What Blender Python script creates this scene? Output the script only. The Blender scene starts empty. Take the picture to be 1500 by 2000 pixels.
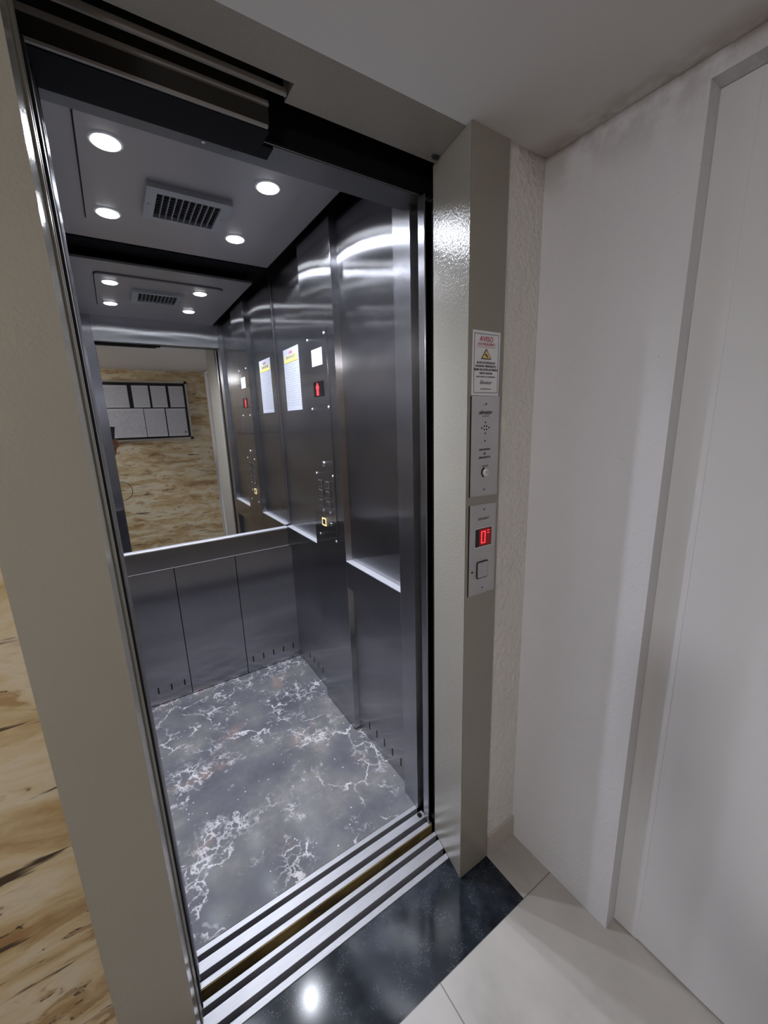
import bpy, bmesh, math, random
from mathutils import Vector, Matrix

SC = bpy.context.scene
COL = SC.collection
random.seed(7)

# ------------------------------------------------------------------ camera
CAM = Vector((-0.76086, -0.73151, 1.45834))
R_ = Vector((0.83537511, -0.54885208, -0.0301633))
U_ = Vector((0.14706589, 0.17029243, 0.97435728))
F_ = Vector((0.52964144, 0.81838981, -0.22297548))
cd = bpy.data.cameras.new('camera')
cam = bpy.data.objects.new('camera', cd)
COL.objects.link(cam)
cd.sensor_fit = 'HORIZONTAL'
cd.sensor_width = 36.0
cd.lens = 786.353 / 1500.0 * 36.0
cd.clip_start = 0.002
m = Matrix.Identity(4)
for i in range(3):
    m[i][0] = R_[i]; m[i][1] = U_[i]; m[i][2] = -F_[i]; m[i][3] = CAM[i]
cam.matrix_world = m
SC.camera = cam

# ------------------------------------------------------------------ world, exposure
w = bpy.data.worlds.new('world'); SC.world = w; w.use_nodes = True
w.node_tree.nodes['Background'].inputs[0].default_value = (0.5, 0.5, 0.55, 1)
w.node_tree.nodes['Background'].inputs[1].default_value = 0.0
SC.view_settings.view_transform = 'Standard'
SC.view_settings.look = 'None'
SC.view_settings.gamma = 1.0
SC.view_settings.use_curve_mapping = False
SC.view_settings.exposure = 1.0
try:
    SC.cycles.use_denoising = True
    SC.cycles.max_bounces = 14
    SC.cycles.diffuse_bounces = 6
    SC.cycles.glossy_bounces = 8
    SC.cycles.sample_clamp_indirect = 6.0
    SC.cycles.caustics_reflective = True
except Exception:
    pass

SPOT_W = 18.0          # each car downlight
SPOT_COL = (0.85, 0.90, 1.0)
LOBBY_E = 84.0         # ceiling lamp of the lobby
LOBBY_COL = (1.0, 0.99, 0.985)

# ------------------------------------------------------------------ materials
def new_mat(name, base=(0.5, 0.5, 0.5), rough=0.5, metal=0.0, coat=0.0, spec=None, emis=None, estr=0.0):
    mt = bpy.data.materials.new(name); mt.use_nodes = True
    b = mt.node_tree.nodes['Principled BSDF']
    b.inputs['Base Color'].default_value = (*base, 1)
    b.inputs['Roughness'].default_value = rough
    b.inputs['Metallic'].default_value = metal
    if coat:
        b.inputs['Coat Weight'].default_value = coat
        b.inputs['Coat Roughness'].default_value = 0.08
    if spec is not None:
        b.inputs['Specular IOR Level'].default_value = spec
    if emis:
        b.inputs['Emission Color'].default_value = (*emis, 1)
        b.inputs['Emission Strength'].default_value = estr
    return mt

class G:
    """small helper to write node graphs"""
    def __init__(s, mt):
        s.nt = mt.node_tree; s.n = s.nt.nodes; s.b = s.n['Principled BSDF']
    def node(s, t, **kw):
        nd = s.n.new(t)
        for k, v in kw.items():
            setattr(nd, k, v)
        return nd
    def link(s, a, b): s.nt.links.new(a, b)
    def pos(s, scale=(1, 1, 1), rot=(0, 0, 0), loc=(0, 0, 0)):
        g = s.node('ShaderNodeNewGeometry'); mp = s.node('ShaderNodeMapping')
        s.link(g.outputs['Position'], mp.inputs['Vector'])
        mp.inputs['Scale'].default_value = scale; mp.inputs['Rotation'].default_value = rot
        mp.inputs['Location'].default_value = loc
        return mp.outputs['Vector']
    def noise(s, vec, scale, detail=4, rough=0.5, dist=0.0):
        nd = s.node('ShaderNodeTexNoise'); s.link(vec, nd.inputs['Vector'])
        nd.inputs['Scale'].default_value = scale; nd.inputs['Detail'].default_value = detail
        nd.inputs['Roughness'].default_value = rough; nd.inputs['Distortion'].default_value = dist
        return nd.outputs['Fac']
    def math(s, op, a, b=None, c=None, clamp=False):
        nd = s.node('ShaderNodeMath', operation=op); nd.use_clamp = clamp
        for i, v in enumerate((a, b, c)):
            if v is None: continue
            if isinstance(v, (int, float)): nd.inputs[i].default_value = v
            else: s.link(v, nd.inputs[i])
        return nd.outputs[0]
    def ramp(s, fac, stops, interp='LINEAR'):
        nd = s.node('ShaderNodeValToRGB'); s.link(fac, nd.inputs[0]); cr = nd.color_ramp
        cr.interpolation = interp
        while len(cr.elements) < len(stops): cr.elements.new(0.5)
        for e, (p, c) in zip(cr.elements, stops):
            e.position = p; e.color = (*c, 1) if len(c) == 3 else c
        return nd.outputs[0]
    def smooth(s, v, a, b):
        nd = s.node('ShaderNodeMapRange', interpolation_type='SMOOTHSTEP'); s.link(v, nd.inputs[0])
        nd.inputs[1].default_value = a; nd.inputs[2].default_value = b
        return nd.outputs[0]
    def mix(s, fac, a, b):
        nd = s.node('ShaderNodeMix', data_type='RGBA')
        for idx, v in ((0, fac), (6, a), (7, b)):
            if isinstance(v, (int, float)): nd.inputs[idx].default_value = v
            elif isinstance(v, tuple): nd.inputs[idx].default_value = (*v, 1)
            else: s.link(v, nd.inputs[idx])
        return nd.outputs[2]
    def bump(s, h, strength=0.3, dist=0.01):
        nd = s.node('ShaderNodeBump'); s.link(h, nd.inputs['Height'])
        nd.inputs['Strength'].default_value = strength; nd.inputs['Distance'].default_value = dist
        s.link(nd.outputs[0], s.b.inputs['Normal'])
    def xyz(s, vec):
        nd = s.node('ShaderNodeSeparateXYZ'); s.link(vec, nd.inputs[0]); return nd.outputs

def brushed(name, base=(0.44, 0.44, 0.465), rough=0.19, aniso=1.0, var=0.02, tilt=0.85, blotch=0.0):
    """stainless steel brushed along the vertical: the fine grooves tilt the normal sideways, so
    highlights spread into level streaks"""
    mt = new_mat(name, base, rough, 1.0); g = G(mt)
    geo = g.node('ShaderNodeNewGeometry')
    cr = g.node('ShaderNodeVectorMath', operation='CROSS_PRODUCT')
    g.link(geo.outputs['Normal'], cr.inputs[0]); cr.inputs[1].default_value = (0.001, 0.002, 1.0)
    nm = g.node('ShaderNodeVectorMath', operation='NORMALIZE'); g.link(cr.outputs[0], nm.inputs[0])
    T = nm.outputs[0]
    g.link(T, g.b.inputs['Tangent'])
    g.b.inputs['Anisotropic'].default_value = aniso
    offs = None
    for k in (0, 1):
        sc = g.node('ShaderNodeVectorMath', operation='SCALE'); g.link(geo.outputs['Position'], sc.inputs[0]); sc.inputs['Scale'].default_value = 9137.0 + 1311.0 * k
        wn = g.node('ShaderNodeTexWhiteNoise', noise_dimensions='3D'); g.link(sc.outputs[0], wn.inputs['Vector'])
        v = g.math('SUBTRACT', wn.outputs['Value'], 0.5)
        offs = v if offs is None else g.math('ADD', offs, v)
    tv = g.node('ShaderNodeVectorMath', operation='SCALE'); g.link(T, tv.inputs[0]); g.link(g.math('MULTIPLY', offs, tilt), tv.inputs['Scale'])
    ad = g.node('ShaderNodeVectorMath', operation='ADD'); g.link(geo.outputs['Normal'], ad.inputs[0]); g.link(tv.outputs[0], ad.inputs[1])
    n2 = g.node('ShaderNodeVectorMath', operation='NORMALIZE'); g.link(ad.outputs[0], n2.inputs[0])
    g.link(n2.outputs[0], g.b.inputs['Normal'])
    n1 = g.noise(g.pos((1, 1, 1.6)), 2.6, 4)
    g.link(g.math('ADD', g.math('MULTIPLY', g.math('SUBTRACT', n1, 0.5), var * 2), rough), g.b.inputs['Roughness'])
    g.link(g.mix(g.smooth(n1, 0.35, 0.65), tuple(x * 0.93 for x in base), tuple(min(1, x * 1.05) for x in base)), g.b.inputs['Base Color'])
    return mt

M = {}
M['steel'] = brushed('brushed_stainless')
M['steel_ledge'] = brushed('brushed_stainless_ledge', (0.60, 0.60, 0.64), 0.28, 0.5)
M['steel_post'] = brushed('brushed_stainless_post', (0.50, 0.50, 0.54), 0.24, 0.9)
M['steel_lit'] = brushed('lit_transom_steel', (0.72, 0.72, 0.76), 0.22)  # lit copy of the transom steel, its bright sheen put into the colour
M['steel_plate'] = brushed('brushed_plate', (0.66, 0.66, 0.70), 0.36, 0.9)
M['ceil_steel'] = new_mat('satin_ceiling_steel', (0.26, 0.245, 0.252), 0.33, 0.55)
M['chrome'] = new_mat('chrome', (0.8, 0.8, 0.82), 0.12, 1.0)
M['mirror'] = new_mat('mirror_glass', (0.86, 0.87, 0.87), 0.0, 1.0)
M['void'] = new_mat('unlit_black', (0.006, 0.006, 0.007), 0.9, spec=0.1)
M['black_metal_shade'] = new_mat('black_metal_and_shade', (0.004, 0.004, 0.005), 0.7, spec=0.15)  # also puts the dark of the hollow door head into colour
M['darkmetal'] = new_mat('dark_grey_metal', (0.022, 0.020, 0.018), 0.6, spec=0.2)
M['lipmetal'] = new_mat('grey_metal_lip', (0.30, 0.28, 0.27), 0.45, 0.3)
M['rubber'] = new_mat('black_rubber_and_gap', (0.01, 0.01, 0.01), 0.6)  # also colours the strip for the dark gap between the door leaves
M['black'] = new_mat('black_plastic', (0.008, 0.008, 0.009), 0.25)
M['white_paper'] = new_mat('white_paper', (0.72, 0.73, 0.78), 0.6)
M['catchlight'] = new_mat('steel_catchlight', (0.62, 0.62, 0.66), 0.28, 0.55)  # paler steel: light caught by ledges, edges and screws put into the colour
M['blue_stamp'] = new_mat('blue_stamp_ink', (0.02, 0.03, 0.14), 0.5)
M['steel_shaded'] = new_mat('shaded_transom_steel', (0.13, 0.13, 0.135), 0.4, 0.8)  # darker copy for the transom underside, its shade put into the colour
M['white_window'] = new_mat('white_window', (0.40, 0.42, 0.46), 0.5)
M['lamp'] = new_mat('lamp_glass', (0.9, 0.9, 0.9), 0.4, emis=(0.93, 0.96, 1.0), estr=7.0)
M['ring'] = new_mat('lamp_ring', (0.75, 0.75, 0.78), 0.3, 0.7)
M['lobby_lamp'] = new_mat('lobby_lamp_diffuser', (0.9, 0.9, 0.9), 0.5, emis=LOBBY_COL, estr=LOBBY_E)
M['red'] = new_mat('red_led', (0.3, 0.0, 0.0), 0.4, emis=(1.0, 0.02, 0.03), estr=1.6)
M['dimred'] = new_mat('dim_red_led', (0.10, 0.0, 0.0), 0.4, emis=(1.0, 0.01, 0.01), estr=0.04)
M['redink'] = new_mat('red_ink', (0.45, 0.06, 0.12), 0.6)
M['ink'] = new_mat('dark_ink', (0.05, 0.05, 0.09), 0.6)
M['greyink'] = new_mat('grey_ink', (0.16, 0.16, 0.19), 0.6)
M['yellow'] = new_mat('yellow_print', (0.55, 0.42, 0.08), 0.6)
M['paleyellow'] = new_mat('pale_yellow_print', (0.42, 0.37, 0.16), 0.6)
M['amber'] = new_mat('amber_ring', (0.6, 0.45, 0.2), 0.4, emis=(1.0, 0.78, 0.40), estr=0.30)
M['glass_dark'] = new_mat('dark_display_window', (0.006, 0.004, 0.004), 0.08)
M['grille'] = new_mat('dark_grille', (0.03, 0.03, 0.033), 0.5)
M['slat'] = new_mat('grey_grille_slat', (0.16, 0.16, 0.17), 0.45, 0.3)
M['grille_frame'] = new_mat('grille_frame_paint', (0.17, 0.17, 0.18), 0.45)
M['sign_yellow'] = new_mat('sign_yellow', (0.80, 0.62, 0.16), 0.5)
M['silver'] = new_mat('silver_board_frame', (0.45, 0.43, 0.40), 0.35, 0.8)
M['skin'] = new_mat('skin', (0.15, 0.06, 0.04), 0.6)
M['shirt'] = new_mat('dark_maroon_cloth', (0.05, 0.012, 0.012), 0.85)
M['trousers'] = new_mat('black_cloth', (0.008, 0.008, 0.010), 0.9)
M['hair'] = new_mat('black_hair', (0.01, 0.008, 0.007), 0.5)
M['phone'] = new_mat('black_phone', (0.006, 0.006, 0.007), 0.15)
M['cord'] = new_mat('black_cord', (0.012, 0.010, 0.010), 0.5)
M['shoe'] = new_mat('black_shoe', (0.01, 0.01, 0.01), 0.4)

# greige gloss paint of the landing frame and doors
def paint(name, base, rough):
    mt = new_mat(name, base, rough); g = G(mt)
    g.bump(g.noise(g.pos((1, 1, 1)), 150, 3, 0.6), 0.32, 0.0025)
    n = g.noise(g.pos((1, 1, 1)), 2.2, 3)
    g.link(g.mix(n, tuple(c * 0.92 for c in base), tuple(c * 1.08 for c in base)), g.b.inputs['Base Color'])
    return mt
M['paint'] = paint('greige_gloss_paint', (0.265, 0.248, 0.215), 0.17)
M['door_paint'] = paint('greige_door_paint', (0.25, 0.23, 0.19), 0.28)

# aluminium sill, fine ribs along x
mt = new_mat('ribbed_aluminium', (0.74, 0.73, 0.76), 0.38, 0.55); g = G(mt)
wv = g.node('ShaderNodeTexWave', wave_type='BANDS', bands_direction='Y')
g.link(g.pos(), wv.inputs['Vector']); wv.inputs['Scale'].default_value = 130
n = g.noise(g.pos((4, 60, 4)), 4, 4)
g.link(g.mix(n, (0.30, 0.296, 0.315), (0.42, 0.414, 0.435)), g.b.inputs['Base Color'])
g.bump(wv.outputs['Fac'], 0.25, 0.001)
M['alu'] = mt
mt = new_mat('sill_groove_metal', (0.10, 0.10, 0.11), 0.5, 0.7); M['groove'] = mt

# dirty brown apron in the gap between the sills
mt = new_mat('rusty_dust', (0.09, 0.06, 0.03), 0.9); g = G(mt)
n = g.noise(g.pos((1, 1, 2)), 9, 5, 0.6)
g.link(g.ramp(n, [(0.3, (0.05, 0.03, 0.010)), (0.5, (0.17, 0.115, 0.035)), (0.75, (0.26, 0.18, 0.06))]), g.b.inputs['Base Color'])
M['rust'] = mt

# black granite
mt = new_mat('black_granite', (0.012, 0.013, 0.016), 0.12, spec=0.14); g = G(mt)
vo = g.node('ShaderNodeTexVoronoi'); g.link(g.pos(), vo.inputs['Vector']); vo.inputs['Scale'].default_value = 230
cl = g.noise(g.pos(), 14, 4)
sp = g.math('MULTIPLY', g.math('LESS_THAN', vo.outputs['Distance'], 0.20), g.math('GREATER_THAN', cl, 0.52))
sm = g.noise(g.pos(), 7, 5, 0.6)
base = g.mix(g.smooth(sm, 0.35, 0.70), (0.006, 0.007, 0.009), (0.030, 0.036, 0.048))
g.link(g.mix(sp, base, (0.16, 0.16, 0.17)), g.b.inputs['Base Color'])
g.link(g.math('ADD', g.math('MULTIPLY', sm, 0.07), 0.09), g.b.inputs['Roughness'])
M['granite'] = mt

# dark marble vinyl of the car floor
mt = new_mat('dark_marble_vinyl', (0.1, 0.1, 0.11), 0.14); g = G(mt)
def warped(scale, amt, seed):
    p = g.pos((1, 1, 1), loc=(seed, seed * 0.7, 0))
    nz = g.node('ShaderNodeTexNoise'); g.link(p, nz.inputs['Vector'])
    nz.inputs['Scale'].default_value = scale; nz.inputs['Detail'].default_value = 6; nz.inputs['Roughness'].default_value = 0.6
    sb = g.node('ShaderNodeVectorMath', operation='SUBTRACT'); g.link(nz.outputs['Color'], sb.inputs[0]); sb.inputs[1].default_value = (0.5, 0.5, 0.5)
    sc_ = g.node('ShaderNodeVectorMath', operation='SCALE'); g.link(sb.outputs[0], sc_.inputs[0]); sc_.inputs['Scale'].default_value = amt
    ad = g.node('ShaderNodeVectorMath', operation='ADD'); g.link(p, ad.inputs[0]); g.link(sc_.outputs[0], ad.inputs[1])
    return ad.outputs[0]
def vein(scale, wid, amt, seed, wscale=5):
    v = g.node('ShaderNodeTexVoronoi', feature='DISTANCE_TO_EDGE')
    g.link(warped(wscale, amt, seed), v.inputs['Vector']); v.inputs['Scale'].default_value = scale
    return g.math('SUBTRACT', 1.0, g.smooth(v.outputs['Distance'], wid * 0.25, wid))
cl1 = g.smooth(g.noise(g.pos((1, 1, 1), loc=(3.1, 1.7, 0)), 3.0, 4, 0.6), 0.45, 0.59)
cl2 = g.smooth(g.noise(g.pos((1, 1, 1), loc=(7.7, 2.2, 0)), 4.2, 4, 0.6), 0.48, 0.60)
v1 = g.math('MULTIPLY', vein(3.6, 0.026, 0.50, 1.3, 4), cl1)
v2 = g.math('MULTIPLY', vein(7.5, 0.045, 0.26, 5.3, 7), cl2)
v3 = g.math('MULTIPLY', g.math('MULTIPLY', vein(22, 0.085, 0.10, 9.1, 16), cl1), cl2)
vn = g.math('MAXIMUM', v1, g.math('MAXIMUM', v2, v3))
brk = g.smooth(g.noise(g.pos((1, 1, 1)), 24, 3), 0.34, 0.55)
vn = g.math('MULTIPLY', vn, brk)
cloud = g.noise(g.pos((1, 1, 1), loc=(1, 5, 0)), 3.5, 6, 0.62)
basec = g.ramp(cloud, [(0.28, (0.085, 0.086, 0.098)), (0.46, (0.135, 0.135, 0.150)), (0.58, (0.180, 0.176, 0.178)), (0.72, (0.30, 0.28, 0.26))])
pk = g.math('MULTIPLY', g.smooth(g.noise(g.pos((1, 1, 1), loc=(8, 3, 0)), 4.5, 4), 0.58, 0.68), 0.55)
basec = g.mix(g.math('MULTIPLY', pk, cl1), basec, (0.32, 0.22, 0.19))
wp = g.math('MULTIPLY', g.smooth(g.noise(g.pos((1, 1, 1), loc=(2, 9, 0)), 13, 3), 0.66, 0.72), 0.5)
basec = g.mix(wp, basec, (0.42, 0.41, 0.44))
vs = g.node('ShaderNodeTexVoronoi'); g.link(g.pos(), vs.inputs['Vector']); vs.inputs['Scale'].default_value = 34
sp = g.math('MULTIPLY', g.math('LESS_THAN', vs.outputs['Distance'], 0.10), g.math('GREATER_THAN', g.noise(g.pos(), 9, 2), 0.5))
basec = g.mix(sp, basec, (0.55, 0.54, 0.56))
g.link(g.mix(vn, basec, (0.60, 0.575, 0.585)), g.b.inputs['Base Color'])
g.bump(g.noise(g.pos(), 60, 3), 0.06, 0.002)
M['marble'] = mt

# beige floor tile with grout joints
mt = new_mat('beige_floor_tile', (0.5, 0.47, 0.43), 0.33); g = G(mt)
px = g.xyz(g.pos((1, 1, 1), loc=(0.255 + 60, 0.152 + 60, 0)))
def joint(c, wdt=0.0016, per=0.6):
    a = g.math('MODULO', c, per)
    b_ = g.math('MINIMUM', a, g.math('SUBTRACT', per, a))
    return g.math('LESS_THAN', b_, wdt)
j = g.math('MAXIMUM', joint(px[0]), joint(px[1]))
n = g.noise(g.pos((1.4, 1, 1), rot=(0, 0, 0.5)), 2.6, 6, 0.6)
c = g.ramp(n, [(0.3, (0.30, 0.280, 0.262)), (0.5, (0.385, 0.362, 0.338)), (0.7, (0.44, 0.413, 0.385))])
g.link(g.mix(j, c, (0.16, 0.15, 0.14)), g.b.inputs['Base Color'])
M['tile'] = mt
M['skirt'] = new_mat('skirting_tile', (0.45, 0.42, 0.38), 0.4)

# rough white wall paint with grime
def whitewall(name, base, bump, bscale, grime):
    mt = new_mat(name, base, 0.75); g = G(mt)
    n = g.noise(g.pos(), bscale, 5, 0.6)
    g.bump(n, bump, 0.010)
    big = g.noise(g.pos((1, 1, 0.5)), 3.0, 5, 0.6)
    col = g.mix(g.smooth(big, 0.35, 0.7), tuple(c * 0.95 for c in base), base)
    pz = g.xyz(g.pos())
    near = g.math('MULTIPLY', g.smooth(pz[2], 1.93, 2.07), g.smooth(g.noise(g.pos((1, 1.3, 1)), 6, 5, 0.65), 0.42, 0.62))
    line = g.smooth(pz[2], 2.052, 2.070)
    gr = g.math('MULTIPLY', g.math('ADD', g.math('MULTIPLY', near, 0.38), g.math('MULTIPLY', line, 0.45), clamp=True), grime)
    col = g.mix(gr, col, (0.16, 0.12, 0.09))
    sv = g.node('ShaderNodeTexVoronoi'); g.link(g.pos(), sv.inputs['Vector']); sv.inputs['Scale'].default_value = 45
    spk = g.math('MULTIPLY', g.math('LESS_THAN', sv.outputs['Distance'], 0.06), g.math('GREATER_THAN', g.noise(g.pos(), 5, 2), 0.56))
    col = g.mix(g.math('MULTIPLY', spk, 0.5), col, (0.25, 0.23, 0.22))
    g.link(col, g.b.inputs['Base Color'])
    return mt
M['wall'] = whitewall('white_wall_paint', (0.655, 0.66, 0.70), 0.20, 55, 1.0)
M['wall_rough'] = whitewall('rough_plaster_paint', (0.72, 0.70, 0.68), 1.0, 62, 0.9)
M['ceiling'] = new_mat('ceiling_paint', (0.60, 0.585, 0.575), 0.8)
g = G(M['ceiling'])
pp = g.xyz(g.pos())
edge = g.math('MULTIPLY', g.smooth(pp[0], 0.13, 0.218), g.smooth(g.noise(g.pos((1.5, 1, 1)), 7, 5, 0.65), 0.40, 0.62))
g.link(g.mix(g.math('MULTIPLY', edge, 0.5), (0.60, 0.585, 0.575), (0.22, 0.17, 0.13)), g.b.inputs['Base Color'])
M['doorwhite'] = new_mat('white_door_paint', (0.64, 0.645, 0.675), 0.5)

# sandstone veneer with horizontal brown veins
mt = new_mat('sandstone_veneer', (0.5, 0.35, 0.2), 0.5); g = G(mt)
v = g.pos((1.3, 1.3, 7.5), rot=(0, 0.10, 0))
wz = g.node('ShaderNodeTexNoise'); g.link(g.pos((1.5, 1.5, 3)), wz.inputs['Vector']); wz.inputs['Scale'].default_value = 2; wz.inputs['Detail'].default_value = 4
sc_ = g.node('ShaderNodeVectorMath', operation='SCALE'); g.link(wz.outputs['Color'], sc_.inputs[0]); sc_.inputs['Scale'].default_value = 1.3
ad = g.node('ShaderNodeVectorMath', operation='ADD'); g.link(v, ad.inputs[0]); g.link(sc_.outputs[0], ad.inputs[1])
n1 = g.noise(ad.outputs[0], 1.5, 6, 0.62)
n2 = g.noise(ad.outputs[0], 3.2, 5, 0.6)
n3 = g.noise(g.pos((2, 2, 26), rot=(0, 0.08, 0)), 1.6, 5, 0.6)
c = g.ramp(n1, [(0.30, (0.18, 0.105, 0.045)), (0.41, (0.34, 0.235, 0.115)), (0.50, (0.45, 0.355, 0.21)), (0.60, (0.52, 0.46, 0.35)), (0.72, (0.32, 0.22, 0.11))])
c = g.mix(g.math('MULTIPLY', g.smooth(n2, 0.57, 0.66), 0.75), c, (0.26, 0.145, 0.055))
dk = g.math('MULTIPLY', g.math('SUBTRACT', 1.0, g.smooth(n3, 0.335, 0.385)), 1.0)
dk2 = g.math('MULTIPLY', g.math('SUBTRACT', 1.0, g.smooth(g.math('ABSOLUTE', g.math('SUBTRACT', n2, 0.62)), 0.004, 0.016)), g.smooth(n3, 0.50, 0.58))
c = g.mix(g.math('MAXIMUM', dk, dk2), c, (0.045, 0.026, 0.012))
g.link(c, g.b.inputs['Base Color'])
g.bump(n1, 0.3, 0.006)
M['stone'] = mt

# printed sheet: rows of small grey text lines
def printed(name, freq, base=(0.42, 0.42, 0.46)):
    mt = new_mat(name, base, 0.35); g = G(mt)
    tc = g.node('ShaderNodeTexCoord'); s = g.xyz(tc.outputs['Generated'])
    row = g.math('LESS_THAN', g.math('FRACT', g.math('MULTIPLY', s[2], freq)), 0.42)
    mp = g.node('ShaderNodeMapping'); g.link(tc.outputs['Generated'], mp.inputs[0]); mp.inputs['Scale'].default_value = (26, 26, freq)
    wd = g.math('GREATER_THAN', g.noise(mp.outputs[0], 1.0, 1), 0.47)
    mm = g.math('MULTIPLY', row, wd)
    for ax in (0, 1, 2):
        pass
    inz = g.math('MULTIPLY', g.math('GREATER_THAN', s[2], 0.07), g.math('LESS_THAN', s[2], 0.92))
    mm = g.math('MULTIPLY', g.math('MULTIPLY', mm, inz), 0.6)
    g.link(g.mix(mm, base, (0.15, 0.15, 0.18)), g.b.inputs['Base Color'])
    return mt
M['sheet1'] = printed('printed_sheet_fine', 30)
M['sheet2'] = printed('printed_sheet_coarse', 17)
M['sheet3'] = printed('printed_notice', 26, (0.34, 0.35, 0.40))

# ------------------------------------------------------------------ object helpers
WPOS = {}
def tag(o, label=None, cat=None, group=None, kind=None):
    if label: o['label'] = label
    if cat: o['category'] = cat
    if group: o['group'] = group
    if kind: o['kind'] = kind
    return o

def thing(name, label, cat, loc, group=None):
    o = bpy.data.objects.new(name, None); COL.objects.link(o)
    o.empty_display_size = 0.05
    o.location = loc; WPOS[o.name] = Vector(loc)
    return tag(o, label, cat, group)

def put(name, bm, mt, parent=None, smooth=False, label=None):
    """link a bmesh made in world coordinates as one object, origin at its own centre"""
    bm.normal_update()
    cs = [v.co for v in bm.verts]
    lo = Vector((min(c.x for c in cs), min(c.y for c in cs), min(c.z for c in cs)))
    hi = Vector((max(c.x for c in cs), max(c.y for c in cs), max(c.z for c in cs)))
    c = (lo + hi) / 2
    bmesh.ops.translate(bm, verts=bm.verts, vec=-c)
    me = bpy.data.meshes.new(name); bm.to_mesh(me); bm.free()
    me.materials.append(M[mt] if isinstance(mt, str) else mt)
    if smooth:
        for p in me.polygons: p.use_smooth = True
    o = bpy.data.objects.new(name, me); COL.objects.link(o)
    base = WPOS[parent.name] if parent else Vector((0, 0, 0))
    o.parent = parent; o.location = c - base
    WPOS[o.name] = c.copy()
    if label: o['label'] = label
    return o

def box(x0, x1, y0, y1, z0, z1, bev=0.0, bm=None, seg=1):
    b = bmesh.new()
    r = bmesh.ops.create_cube(b, size=1.0)
    for v in b.verts:
        v.co = Vector((x0 + (v.co.x + .5) * (x1 - x0), y0 + (v.co.y + .5) * (y1 - y0), z0 + (v.co.z + .5) * (z1 - z0)))
    if bev:
        bmesh.ops.bevel(b, geom=b.edges[:], offset=bev, segments=seg, affect='EDGES')
    return merge(bm, b)

def merge(bm, b):
    if bm is None: return b
    me = bpy.data.meshes.new('tmp'); b.to_mesh(me); b.free(); bm.from_mesh(me); bpy.data.meshes.remove(me)
    return bm

def prism(pts, z0, z1, bm=None):
    """vertical prism over an xy polygon"""
    b = bmesh.new()
    lo = [b.verts.new((x, y, z0)) for x, y in pts]; hi = [b.verts.new((x, y, z1)) for x, y in pts]
    n = len(pts)
    b.faces.new(lo[::-1]); b.faces.new(hi)
    for i in range(n): b.faces.new((lo[i], lo[(i + 1) % n], hi[(i + 1) % n], hi[i]))
    bmesh.ops.recalc_face_normals(b, faces=b.faces)
    return merge(bm, b)

def extr(pts, axes, lo, hi, bm=None):
    """prism of a polygon in a plane; axes like 'yz' extruded along the third axis"""
    b = bmesh.new(); third = [a for a in 'xyz' if a not in axes][0]
    def mk(p, t):
        d = {axes[0]: p[0], axes[1]: p[1], third: t}
        return b.verts.new((d['x'], d['y'], d['z']))
    A = [mk(p, lo) for p in pts]; B = [mk(p, hi) for p in pts]; n = len(pts)
    b.faces.new(A[::-1]); b.faces.new(B)
    for i in range(n): b.faces.new((A[i], A[(i + 1) % n], B[(i + 1) % n], B[i]))
    bmesh.ops.recalc_face_normals(b, faces=b.faces)
    return merge(bm, b)

def cyl(c, axis, r, h, seg=24, r2=None, bm=None):
    b = bmesh.new()
    bmesh.ops.create_cone(b, cap_ends=True, segments=seg, radius1=r, radius2=r if r2 is None else r2, depth=h)
    q = Vector((0, 0, 1)).rotation_difference(Vector(axis).normalized()).to_matrix().to_4x4()
    bmesh.ops.transform(b, matrix=Matrix.Translation(Vector(c)) @ q, verts=b.verts)
    return merge(bm, b)

def ringframe(x0, x1, z0, z1, y0, y1, t, bm=None):
    """rectangular frame in the xz plane"""
    for a in ((x0, x1, z1 - t, z1), (x0, x1, z0, z0 + t), (x0, x0 + t, z0 + t, z1 - t), (x1 - t, x1, z0 + t, z1 - t)):
        bm = box(a[0], a[1], y0, y1, a[2], a[3], bm=bm)
    return bm

def text(name, s, size, c, plane, mt, parent, depth=0.0004, sx=1.0, align='CENTER', shear=0.0, bold=0.0):
    cu = bpy.data.curves.new(name, 'FONT'); cu.body = s; cu.size = size; cu.align_x = align; cu.align_y = 'CENTER'
    cu.extrude = depth / 2; cu.shear = shear; cu.offset = bold; cu.resolution_u = 3
    o = bpy.data.objects.new('tmp_text', cu); COL.objects.link(o)
    dg = bpy.context.evaluated_depsgraph_get(); dg.update()
    me = bpy.data.meshes.new_from_object(o.evaluated_get(dg))
    COL.objects.unlink(o); bpy.data.objects.remove(o)
    ax = {'-y': ((1, 0, 0), (0, 0, 1), (0, -1, 0)), '-x': ((0, -1, 0), (0, 0, 1), (-1, 0, 0)), '+y': ((-1, 0, 0), (0, 0, 1), (0, 1, 0))}[plane]
    mm = Matrix.Identity(4)
    for k in range(3):
        for i in range(3): mm[i][k] = ax[k][i] * (sx if k == 0 else 1)
        mm[k][3] = c[k]
    b = bmesh.new(); b.from_mesh(me); bpy.data.meshes.remove(me)
    bmesh.ops.transform(b, matrix=mm, verts=b.verts)
    return put(name, b, mt, parent)

def struct(name, bm, mt, smooth=False):
    o = put(name, bm, mt, None, smooth); o['kind'] = 'structure'; return o

# ------------------------------------------------------------------ dimensions
H = 2.068        # soffit of the frame = lobby ceiling
D = 1.526        # rear wall of the car
CEIL = 2.195     # car ceiling
XL, XR = -0.89, 0.03     # car side walls (bottom of the recesses)
def rev(y): return -0.037 + (0.032) * min(y, 0.164) / 0.164    # right reveal is splayed

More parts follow.
